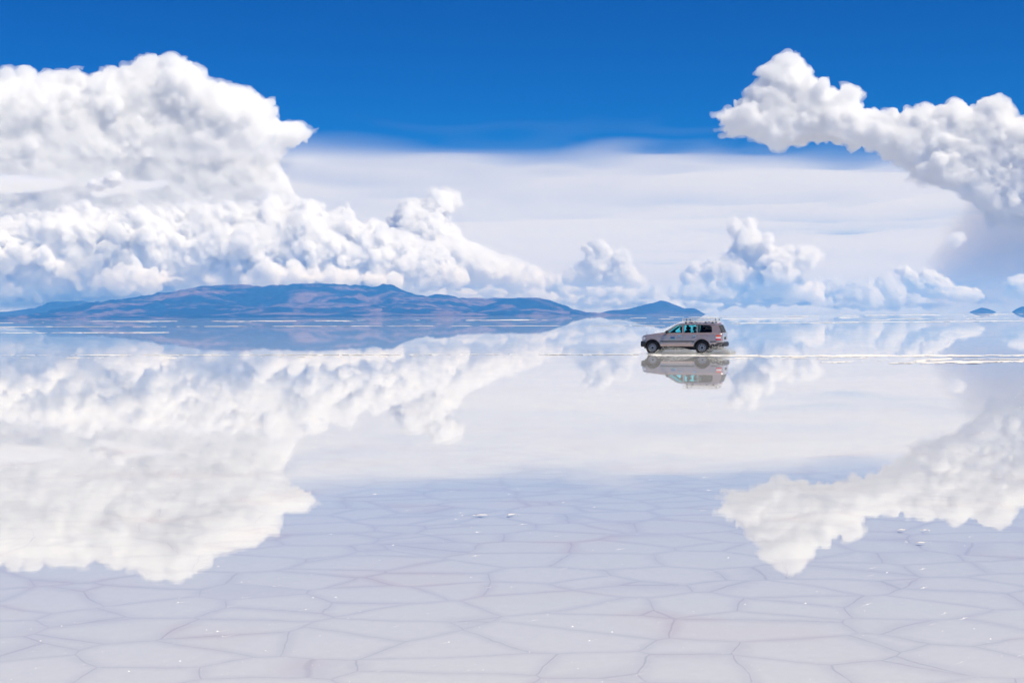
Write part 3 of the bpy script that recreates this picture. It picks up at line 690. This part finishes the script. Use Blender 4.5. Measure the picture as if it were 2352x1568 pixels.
doorsF = patch('door', PAINT, lambda x: (.455, 1.155), 10, 14, 1.385, 2.472, .006, car)
doorsR = patch('door', PAINT, lambda x: (max(.455, zl(x) + .05 if x > 3.02 else .455), 1.155), 10, 14, 2.492, 3.30, .006, car)
for dlist, hx in ((doorsF, 2.33), (doorsR, 3.16)):
    for dob, sd_ in zip(dlist, (-1, 1)):
        bm = bmesh.new(); y = sd_ * (Yside(hx, 1.03) + .028)
        bx(bm, hx - .085, hx + .085, y - .014, y + .014, 1.012, 1.045)
        bx(bm, hx - .085, hx - .06, min(y, y - sd_ * .03), max(y, y - sd_ * .03), 1.016, 1.041); bx(bm, hx + .06, hx + .085, min(y, y - sd_ * .03), max(y, y - sd_ * .03), 1.016, 1.041)
        bm_obj('handle', bm, CHROME, dob)
patch('side_moulding', BLACK, lambda x: (.675, .735), 14, 1, 1.21, 3.14, .022, car)
patch('side_moulding', BLACK, lambda x: (.665, .715), 4, 1, 4.07, 4.40, .020, car)
# wheel arch flares: dark rings round the openings
for c in (FW, RW):
    for sd_ in (-1, 1):
        bm = bmesh.new(); inner, outer = [], []
        for k in range(21):
            a = math.pi * (-.04 + 1.08 * k / 20)
            for lst, r_ in ((inner, AR - .015), (outer, AR + .035)):
                x, z = c - r_ * math.cos(a), .36 + r_ * math.sin(a); lst.append(bm.verts.new((x, sd_ * (Yside(x, max(z, .42)) + .012), z)))
        for k in range(20): bm.faces.new((inner[k], inner[k + 1], outer[k + 1], outer[k]))
        r = bmesh.ops.extrude_face_region(bm, geom=bm.faces[:])
        for v in r['geom']:
            if isinstance(v, bmesh.types.BMVert): v.co.y -= sd_ * .07
        bm_obj('wheel_arch_trim', bm, BLACK, car)
for c in (FW, RW):
    for sd_ in (-1, 1):
        bm = bmesh.new(); pts = [(c - (AR + .02) * math.cos(math.pi * k / 16), .36 + (AR + .02) * math.sin(math.pi * k / 16)) for k in range(17)]
        prism(bm, [(c - AR - .02, .30)] + pts + [(c + AR + .02, .30)], sd_ * .58, sd_ * .64); 
        g = [[bm.verts.new((x, y, z)) for y in (sd_ * .62, sd_ * .90)] for x, z in pts]
        for a_, b_ in zip(g[:-1], g[1:]): bm.faces.new((a_[0], b_[0], b_[1], a_[1]))
        bm_obj('wheel_well', bm, UNDER, car, smooth=False)
# front door sign: blue panel, dark letter-like bars, green foot
sg = patch('door_sign', STKB, lambda x: (.815, .985), 4, 3, 1.80, 2.06, .012, car, sides=(-1,))[0]
bm = bmesh.new()
for k, (xa, xb) in enumerate(((1.815, 1.86), (1.872, 1.91), (1.92, 1.955), (1.966, 2.0))):
    y = -(Yside(xa, .92) + .0135); bx(bm, xa, xb, y - .001, y + .004, .895, .935)
bm_obj('sign_lettering', bm, STKD, sg, smooth=False)
bm = bmesh.new(); y = -(Yside(1.9, .84) + .0135); bx(bm, 1.80, 2.06, y - .0015, y + .006, .82, .862); bm_obj('sign_stripe', bm, STKG, sg, smooth=False)

# bumpers
def u_bumper(name, xs_out, xs_in, w_out, w_in, z0, z1, mat, front=True):
    bm = bmesh.new(); sgn = 1
    plan = []
    N = 14
    for k in range(N + 1):                                    # rounded plan, from the left rear corner round the end to the other side
        a = math.pi * k / N; c_, s_n = math.cos(a), math.sin(a)
        ex = abs(c_) ** .35 * (1 if c_ > 0 else -1); ey = abs(s_n) ** .35
        plan.append((xs_in + (xs_out - xs_in) * ey, w_out * ex))
    secs = [(z0, .93), (z0 + .03, .985), ((z0 + z1) / 2, 1.0), (z1 - .03, .99), (z1, .94)]
    g = [[bm.verts.new((xs_in + (x - xs_in) * f, y * (f * .5 + .5), z)) for (x, y) in plan] for z, f in secs]
    for i in range(len(g) - 1):
        for k in range(N): bm.faces.new((g[i][k], g[i][k + 1], g[i + 1][k + 1], g[i + 1][k]))
    for row in (g[0], g[-1]):
        bm.faces.new(row)
    for i in range(len(g) - 1): bm.faces.new((g[i][0], g[i + 1][0], g[i + 1][N], g[i][N]))
    return bm_obj(name, bm, mat, car)
u_bumper('bumper', 0.0, .34, .95, .8, .40, .715, BLACK)
u_bumper('bumper', 4.89, 4.02, .96, .8, .40, .655, BLACK)
# chassis, mud flaps, exhaust
bm = bmesh.new(); bx(bm, .35, 4.5, -.62, .62, .22, .50); bx(bm, 1.15, 3.15, -.86, .86, .36, .425)
for c in (FW, RW): rod(bm, (c, -.75, .34), (c, .75, .34), .05)
bm_obj('chassis', bm, UNDER, car, smooth=False)
bm = bmesh.new(); rod(bm, (4.0, -.55, .36), (4.78, -.60, .35), .035, 10); bm_obj('exhaust_pipe', bm, ALU, car)
for c, w in ((FW + .47, .08), (RW + .47, .10)):
    for sd_ in (-1, 1):
        bm = bmesh.new(); prism(bm, [(c, .44), (c + .025, .44), (c + .06, .16), (c + .035, .16)], sd_ * .66, sd_ * .93); bm_obj('mud_flap', bm, RUBBER, car, smooth=False)

# greenhouse side frames
def tumble(z): return .868 - .19 * max(0, (z - 1.165) / .5) ** 1.1 * .85
OUT = [(1.36, 1.165), (1.75, 1.44), (2.08, 1.645), (2.25, 1.705), (3.2, 1.725), (4.2, 1.715), (4.42, 1.69), (4.50, 1.64), (4.60, 1.40), (4.68, 1.165)]
H1 = [(1.60, 1.19), (1.72, 1.30), (2.10, 1.575), (2.22, 1.625), (2.435, 1.635), (2.445, 1.19)]
H2 = [(2.53, 1.19), (2.525, 1.64), (3.265, 1.635), (3.285, 1.19)]
H3 = [(3.335, 1.20), (3.33, 1.63), (3.99, 1.61), (4.08, 1.575), (4.125, 1.50), (4.155, 1.27), (4.14, 1.215), (4.09, 1.20)]
def fill(bm, loops, yf):
    es = []
    for lp in loops:
        vs_l = [bm.verts.new((x, 0, z)) for x, z in lp]
        es += [bm.edges.new((vs_l[i], vs_l[(i + 1) % len(vs_l)])) for i in range(len(vs_l))]
    bmesh.ops.triangle_fill(bm, edges=es, use_beauty=True)
    for v in bm.verts: v.co.y = yf(v.co.z)
def shrinkp(P, k):
    c = np.mean(P, 0); return [tuple(c + (np.array(p) - c) * k) for p in P]
for sd_ in (-1, 1):
    bm = bmesh.new(); fill(bm, [OUT, H1, H2, H3], lambda z: sd_ * tumble(z))
    r = bmesh.ops.extrude_face_region(bm, geom=bm.faces[:])
    for v in r['geom']:
        if isinstance(v, bmesh.types.BMVert): v.co.y -= sd_ * .045
    bm_obj('window_pillars', bm, PAINT, car, smooth=False)
    for Hh, mt in ((H1, CYAN), (H2, CYAN), (H3, SMOKE)):
        bm = bmesh.new(); fill(bm, [shrinkp(Hh, 1.0)], lambda z: sd_ * (tumble(z) - .022)); wob_ = bm_obj('window', bm, mt, car, smooth=False)
        bm = bmesh.new(); fill(bm, [shrinkp(Hh, 1.02), shrinkp(Hh, .93)], lambda z: sd_ * (tumble(z) - .012))
        bm_obj('window_seal', bm, BLACK, wob_, smooth=False)
    bm = bmesh.new(); prism(bm, [(1.40, 1.20), (1.44, 1.20), (2.12, 1.615), (2.09, 1.63)], sd_ * .845, sd_ * .80)
# dividing bar of the rear door glass
for sd_ in (-1, 1):
    bm = bmesh.new(); prism(bm, [(3.05, 1.19), (3.075, 1.19), (3.075, 1.64), (3.05, 1.64)], sd_ * .80, sd_ * .83); bm_obj('window_bar', bm, BLACK, car, smooth=False)
# roof
bm = bmesh.new(); g = []
for x, z, w in ((1.98, 1.60, .735), (2.08, 1.66, .738), (2.25, 1.722, .735), (2.6, 1.752, .735), (3.3, 1.765, .735), (4.0, 1.758, .735), (4.3, 1.74, .732), (4.46, 1.70, .725), (4.52, 1.65, .715)):
    row = []
    for k in range(13):
        f = -1 + k / 6; row.append(bm.verts.new((x, w * f, z - .055 * abs(f) ** 3.2 + .012 * (1 - f * f))))
    g.append(row)
for i in range(len(g) - 1):
    for k in range(12): bm.faces.new((g[i][k], g[i][k + 1], g[i + 1][k + 1], g[i + 1][k]))
r = bmesh.ops.extrude_face_region(bm, geom=bm.faces[:])
for v in r['geom']:
    if isinstance(v, bmesh.types.BMVert): v.co.z -= .045
bm_obj('roof', bm, PAINT, car)
# windscreen and rear glass
def quad_obj(name, pts, mat, thick=.008):
    bm = bmesh.new(); f = bm.faces.new([bm.verts.new(p) for p in pts]); n = f.normal.copy(); f.normal_update(); n = f.normal.copy()
    r = bmesh.ops.extrude_face_region(bm, geom=[f])
    for v in r['geom']:
        if isinstance(v, bmesh.types.BMVert): v.co -= n * thick
    return bm_obj(name, bm, mat, car, smooth=False)
quad_obj('windscreen', [(1.37, -.84, 1.20), (1.37, .84, 1.20), (2.03, .70, 1.628), (2.03, -.70, 1.628)], CYAN)
quad_obj('rear_window', [(4.70, -.83, 1.19), (4.70, .83, 1.19), (4.535, .68, 1.63), (4.535, -.68, 1.63)], SMOKE)
bm = bmesh.new(); prism(bm, [(4.60, 1.12), (4.76, 1.12), (4.725, 1.19), (4.64, 1.19)], -.86, .86); bm_obj('tailgate', bm, PAINT, car, smooth=False)
bm = bmesh.new(); bx(bm, 4.745, 4.775, -.30, .30, .80, .94); bm_obj('tailgate_garnish', bm, BLACK, car, smooth=False)
bm = bmesh.new(); bx(bm, 4.44, 4.56, -.16, .16, 1.70, 1.735); bm_obj('brake_light', bm, REDL, car, bevel=.012)
# tail lights wrap the rear corner
for sd_ in (-1, 1):
    lamp = None
    for nm, mt, za, zb in (('tail_light', CLRL, .862, .955), ('upper_lens', ORGL, .957, 1.065), ('lower_lens', REDL, .775, .860)):
        bm = bmesh.new(); g = []
        for i in range(9):
            x = 4.37 + .29 * i / 8
            lo_, hi_ = za, zb
            if nm == 'upper_lens': hi_ = zb - .05 * (abs(i - 4) / 4) ** 3
            g.append([bm.verts.new((x, sd_ * (Yside(x, z) + .012), z)) for z in (lo_, (lo_ + hi_) / 2, hi_)])
        for i in range(8):
            for j in range(2): bm.faces.new((g[i][j], g[i + 1][j], g[i + 1][j + 1], g[i][j + 1]))
        r = bmesh.ops.extrude_face_region(bm, geom=bm.faces[:])
        for v in r['geom']:
            if isinstance(v, bmesh.types.BMVert): v.co.y -= sd_ * .03
        ob = bm_obj(nm, bm, mt, lamp or car)
        lamp = lamp or ob
# headlights and grille
for sd_ in (-1, 1):
    bm = bmesh.new(); g = []
    for i in range(8):
        x = .10 + .22 * i / 7; lo_ = .80 + .02 * i / 7; hi_ = .965 + .02 * i / 7 - .04 * (i / 7) ** 2
        g.append([bm.verts.new((x - .012 * (1 - i / 7), sd_ * (Yside(x, z) + .010), z)) for z in (lo_, (lo_ + hi_) / 2, hi_)])
    for i in range(7):
        for j in range(2): bm.faces.new((g[i][j], g[i + 1][j], g[i + 1][j + 1], g[i][j + 1]))
    r = bmesh.ops.extrude_face_region(bm, geom=bm.faces[:])
    for v in r['geom']:
        if isinstance(v, bmesh.types.BMVert): v.co.y -= sd_ * .03
    bm_obj('headlight', bm, CLRL, car)
bm = bmesh.new()
for z in (.80, .84, .88): bx(bm, .062, .09, -.52, .52, z - .013, z + .013)
bm_obj('grille', bm, BLACK, car, smooth=False)
# mirrors, aerial
for sd_ in (-1, 1):
    bm = bmesh.new(); bx(bm, 1.52, 1.66, sd_ * 1.03 - .085, sd_ * 1.03 + .085, 1.16, 1.33); mo = bm_obj('wing_mirror', bm, BLACK, car, bevel=.035)
    bm = bmesh.new(); rod(bm, (1.60, sd_ * .90, 1.19), (1.60, sd_ * .99, 1.21), .03); bm_obj('mirror_arm', bm, BLACK, mo)
bm = bmesh.new(); rod(bm, (.33, -.55, 1.07), (.33, -.55, 1.22), .008, 6); bm_obj('marker_pole', bm, BLACK, car)
# wheels
def lathe(bm, prof, n=36):
    rings_ = []
    for r_, y in prof: rings_.append([bm.verts.new((r_ * math.cos(2 * math.pi * k / n), y, r_ * math.sin(2 * math.pi * k / n))) for k in range(n)] if r_ > 1e-4 else [bm.verts.new((0, y, 0))])
    for a, b in zip(rings_[:-1], rings_[1:]):
        for k in range(n):
            if len(b) == 1: bm.faces.new((a[k], a[(k + 1) % n], b[0]))
            else: bm.faces.new((a[k], a[(k + 1) % n], b[(k + 1) % n], b[k]))
bm = bmesh.new(); lathe(bm, [(.235, .11), (.25, .125), (.33, .13), (.372, .105), (.385, .05), (.385, -.05), (.372, -.105), (.33, -.13), (.25, -.125), (.235, -.11)], 48)
for f in bm.faces:
    pass
tyre_me = None
proto = None
for c in (FW, RW):
    for sd_ in (-1, 1):
        if proto is None:
            w = bm_obj('wheel', bm, RUBBER, car)
            b2 = bmesh.new(); lathe(b2, [(.242, -.108), (.232, -.118), (.222, -.10), (.20, -.075), (.165, -.085), (.12, -.10), (.075, -.085), (.0, -.085)])
            for k in range(8):
                a = 2 * math.pi * k / 8; cx_, cz_ = .165 * math.cos(a), .165 * math.sin(a); before = set(b2.faces)
                bmesh.ops.create_cone(b2, cap_ends=True, segments=12, radius1=.026, radius2=.026, depth=.012, matrix=Matrix.Translation((cx_, -.088, cz_)) @ Matrix.Rotation(math.pi / 2, 4, 'X'))
                for f in set(b2.faces) - before: f.material_index = 1
            bm_obj('rim', b2, [RIMM, UNDER], w)
            b4 = bmesh.new(); lathe(b4, [(.062, -.08), (.062, -.118), (.05, -.128), (0, -.128)], 20); bm_obj('hub', b4, BLACK, w)
            proto = w
        else:
            w = proto.copy(); col.objects.link(w)
            for ch in proto.children:
                cc = ch.copy(); col.objects.link(cc); cc.parent = w
        w.location = (c, sd_ * .80, .345); w.rotation_euler = (0, .3 * c, 0 if sd_ < 0 else math.pi)
        w.parent = car
# roof rack
bm = bmesh.new()
x0, x1, yw, zb, zt = 2.42, 4.34, .60, 1.845, 1.99
for sd_ in (-1, 1):
    rod(bm, (x0, sd_ * yw, zb), (x1, sd_ * yw, zb), .030); rod(bm, (x0, sd_ * yw, zt), (x1, sd_ * yw, zt), .022)
    for k in range(7):
        x = x0 + (x1 - x0) * k / 6; rod(bm, (x, sd_ * yw, zb), (x, sd_ * yw, zt), .016)
for x in (x0, x1):
    rod(bm, (x, -yw, zt), (x, yw, zt), .014); rod(bm, (x, -yw, zb), (x, yw, zb), .02)
for k in range(1, 9): x = x0 + (x1 - x0) * k / 9; bx(bm, x - .03, x + .03, -yw, yw, zb - .008, zb + .008)
before = set(bm.faces)
for x in (2.62, 2.95, 3.75, 4.15):
    for sd_ in (-1, 1): bx(bm, x - .05, x + .05, sd_ * .60 - .03, sd_ * .60 + .03, 1.725, 1.80)
for x in (2.66, 4.33):
    for sd_ in (-1, 1): bx(bm, x - .02, x + .02, sd_ * .60 - .03, sd_ * .60 + .03, 1.87, 1.985)
for f in set(bm.faces) - before: f.material_index = 1
rack = bm_obj('roof_rack', bm, [ALU, BLACK], car, smooth=False)
# seats
def seat(x, y, w=.5):
    bm = bmesh.new(); bx(bm, x - .42, x + .08, y - w / 2, y + w / 2, .62, .78)
    prism(bm, [(x, .72), (x + .14, .72), (x + .30, 1.33), (x + .18, 1.34)], y - w / 2, y + w / 2)
    return bm_obj('seat', bm, SEATM, car, bevel=.03)
for y in (-.40, .40):
    s_o = seat(2.40, y)
    bm = bmesh.new(); bx(bm, 2.60, 2.71, y - .13, y + .13, 1.36, 1.53); bm_obj('headrest', bm, SEATM, s_o, bevel=.03)
s_o = seat(3.25, 0, 1.4)
for y in (-.42, .42):
    bm = bmesh.new(); bx(bm, 3.46, 3.56, y - .13, y + .13, 1.36, 1.52); bm_obj('headrest', bm, SEATM, s_o, bevel=.03)
bm = bmesh.new(); bx(bm, 1.38, 1.75, -.84, .84, 1.0, 1.20); bm_obj('dashboard', bm, UNDER, car, bevel=.04)
bm = bmesh.new()
for k in range(20):
    a, b = 2 * math.pi * k / 20, 2 * math.pi * (k + 1) / 20
    f = lambda q: (1.90 + .07 * math.sin(q), -.40 + .18 * math.cos(q), 1.12 + .165 * math.sin(q))
    rod(bm, f(a), f(b), .014, 6)
bm_obj('steering_wheel', bm, UNDER, car)
bm = bmesh.new(); bx(bm, 3.70, 4.40, -.62, .62, .62, 1.36); bm_obj('luggage', bm, simple_mat('luggage_cloth', (.05, .042, .025), .9), car, bevel=.06)

# ------------------------------------------------------------------ people in the car
SKIN = simple_mat('skin', (.16, .085, .055), .55)
SHIRT = simple_mat('dark_shirt', (.02, .024, .035), .9)
HAIR = simple_mat('dark_hair', (.010, .009, .008), .7)
CM = Matrix.Translation(car.location) @ Matrix.Rotation(-TH, 4, 'Z')
def person(x, y, label, hands):
    """seated figure in car coordinates, facing the front (-x); one skinned body"""
    nodes, edges = [], []
    def nd(p, r, par=None):
        nodes.append((p, r)); 
        if par is not None: edges.append((par, len(nodes) - 1))
        return len(nodes) - 1
    pel = nd((x + .02, y, .80), .135); ch0 = nd((x + .06, y, .98), .135, pel); ch1 = nd((x + .09, y, 1.15), .14, ch0); nk = nd((x + .085, y, 1.27), .058, ch1)
    hd0 = nd((x + .06, y, 1.345), .075, nk); hd1 = nd((x + .055, y, 1.42), .098, hd0); hd2 = nd((x + .07, y, 1.49), .075, hd1)
    nd((x - .055, y, 1.395), .014, hd1)                         # nose
    for sd_ in (-1, 1):
        nd((x + .06, y + sd_ * .098, 1.40), .018, hd1)          # ears
        hp = nd((x - .02, y + sd_ * .10, .79), .09, pel); kn = nd((x - .42, y + sd_ * .13, .80), .062, hp); an = nd((x - .60, y + sd_ * .13, .50), .042, kn); nd((x - .72, y + sd_ * .13, .47), .04, an)
        sh = nd((x + .08, y + sd_ * .19, 1.17), .062, ch1); el = nd((x - .08, y + sd_ * .25, .99), .045, sh)
        hx, hy, hz = hands[0], y + sd_ * hands[1], hands[2]
        wr = nd((hx + .09, hy + sd_ * .02, hz), .030, el); pm = nd((hx + .02, hy, hz + .01), .034, wr)
        for k, ln in enumerate((.060, .068, .064, .052)):
            b = nd((hx - .02, hy + sd_ * (.024 - .016 * k), hz + .015), .010, pm); m_ = nd((hx - .02 - ln * .5, hy + sd_ * (.026 - .017 * k), hz + .008), .009, b); nd((hx - .02 - ln * .55, hy + sd_ * (.026 - .017 * k), hz - .025), .008, m_)
        tb = nd((hx + .015, hy - sd_ * .035, hz), .011, pm); nd((hx - .03, hy - sd_ * .045, hz - .01), .009, tb)
    me = bpy.data.meshes.new('person'); me.from_pydata([n[0] for n in nodes], edges, []); me.update()
    ob = bpy.data.objects.new('person', me); col.objects.link(ob)
    sk = ob.modifiers.new('Skin', 'SKIN'); sk.use_smooth_shade = True
    if not me.skin_vertices: me.attributes.new('skin', 'FLOAT', 'POINT')
    for i, (p_, r_) in enumerate(nodes): me.skin_vertices[0].data[i].radius = (r_, r_ * (1.3 if i in (1, 2) else 1.0)); 
    me.skin_vertices[0].data[0].use_root = True
    ob.modifiers.new('Subdivision', 'SUBSURF').render_levels = 2; ob.modifiers[-1].levels = 2
    dg = bpy.context.evaluated_depsgraph_get(); ev = ob.evaluated_get(dg)
    me2 = bpy.data.meshes.new_from_object(ev); ob.modifiers.clear(); ob.data = me2
    me2.materials.clear(); me2.materials.append(SKIN); me2.materials.append(SHIRT)
    for p_ in me2.polygons:
        c_ = p_.center
        hand = abs(c_.x - hands[0]) < .10 and abs(c_.z - hands[2]) < .08
        p_.material_index = 0 if (c_.z > 1.25 or hand) else 1
    ob.matrix_world = CM
    tag(ob, label, 'person')
    bm = bmesh.new(); bmesh.ops.create_uvsphere(bm, u_segments=20, v_segments=14, radius=1.0)
    bmesh.ops.delete(bm, geom=[v for v in bm.verts if v.co.z < -.25 or (v.co.x < -.35 and v.co.z < .25)], context='VERTS')
    for v in bm.verts: v.co = Vector((x + .068 + v.co.x * .112, y + v.co.y * .112, 1.435 + v.co.z * .115))
    h = bm_obj('hair', bm, HAIR, ob)
    return ob
person(2.26, -.40, 'driver in dark clothes sitting at the wheel behind the front side window', (1.90, .17, 1.10))
person(3.02, -.40, 'passenger in dark clothes sitting behind the rear door window', (2.68, .10, .86))

# ------------------------------------------------------------------ spray thrown up by the wheels
m_spray, t, o = new_mat('spray_water')
d = t.nodes.new('ShaderNodeBsdfDiffuse'); d.inputs['Color'].default_value = (.80, .79, .76, 1)
g_ = t.nodes.new('ShaderNodeBsdfTranslucent'); g_.inputs['Color'].default_value = (.8, .8, .78, 1)
mx = t.nodes.new('ShaderNodeMixShader'); mx.inputs[0].default_value = .4; t.links.new(d.outputs[0], mx.inputs[1]); t.links.new(g_.outputs[0], mx.inputs[2]); t.links.new(mx.outputs[0], o.inputs['Surface'])
rng = np.random.default_rng(31)
ico = bmesh.new(); bmesh.ops.create_icosphere(ico, subdivisions=1, radius=1.0)
iv = np.array([v.co[:] for v in ico.verts]); ifc = np.array([[v.index for v in f.verts] for f in ico.faces]); ico.free()
V, Fq, base = [], [], 0
def drop_(p, r):
    global base
    st = np.array((rng.uniform(.8, 1.9), rng.uniform(.7, 1.2), rng.uniform(.7, 1.3)))
    V.append(iv * r * st + p); Fq.append(ifc + base); base += len(iv)
for c, n, hmax, back in ((FW, 5600, .36, 2.4), (RW, 4200, .36, 1.5)):
    for sd_ in (-1, 1):
        k = n if sd_ < 0 else n // 3
        for _ in range(k):
            tq = rng.random() ** .8
            xx = c + .12 + back * tq; env = hmax * (4 * tq * (1 - tq) * .8 + .25) * (1.0 if c == FW else 1.1)
            zz = env * rng.random() ** 1.6
            yy = sd_ * (.82 + rng.normal(0, .10) + .35 * tq * rng.random())
            drop_(np.array((xx, yy, max(.004, zz))), .003 + .013 * rng.random() ** 3)
        for _ in range(k // 3):                         # boil at the waterline
            xx = c - .35 + (back + .5) * rng.random(); drop_(np.array((xx, sd_ * (.84 + rng.normal(0, .18)), rng.random() * .04)), .005 + .011 * rng.random() ** 2)
for _ in range(260):                                   # streamers against the rear bumper
    xx = RW + .35 + 1.0 * rng.random(); zz = .12 + .5 * rng.random() ** 1.3; drop_(np.array((xx, -.97 - .05 * rng.random(), zz)), .003 + .009 * rng.random() ** 2)
for c, hm_ in ((FW, .42), (RW, .52)):                   # larger clots flung up and back
    for _ in range(170):
        tq = rng.random(); drop_(np.array((c + .1 + 1.7 * tq, -.92 - .35 * rng.random(), hm_ * 4 * tq * (1 - tq) * rng.random() + .02)), .008 + .012 * rng.random() ** 2)
spray = link_mesh('water_spray', np.concatenate(V), np.concatenate(Fq), m_spray); spray['kind'] = 'stuff'
spray.matrix_world = CM
tag(spray, 'white spray of salty water thrown up along the car by its wheels', 'spray')
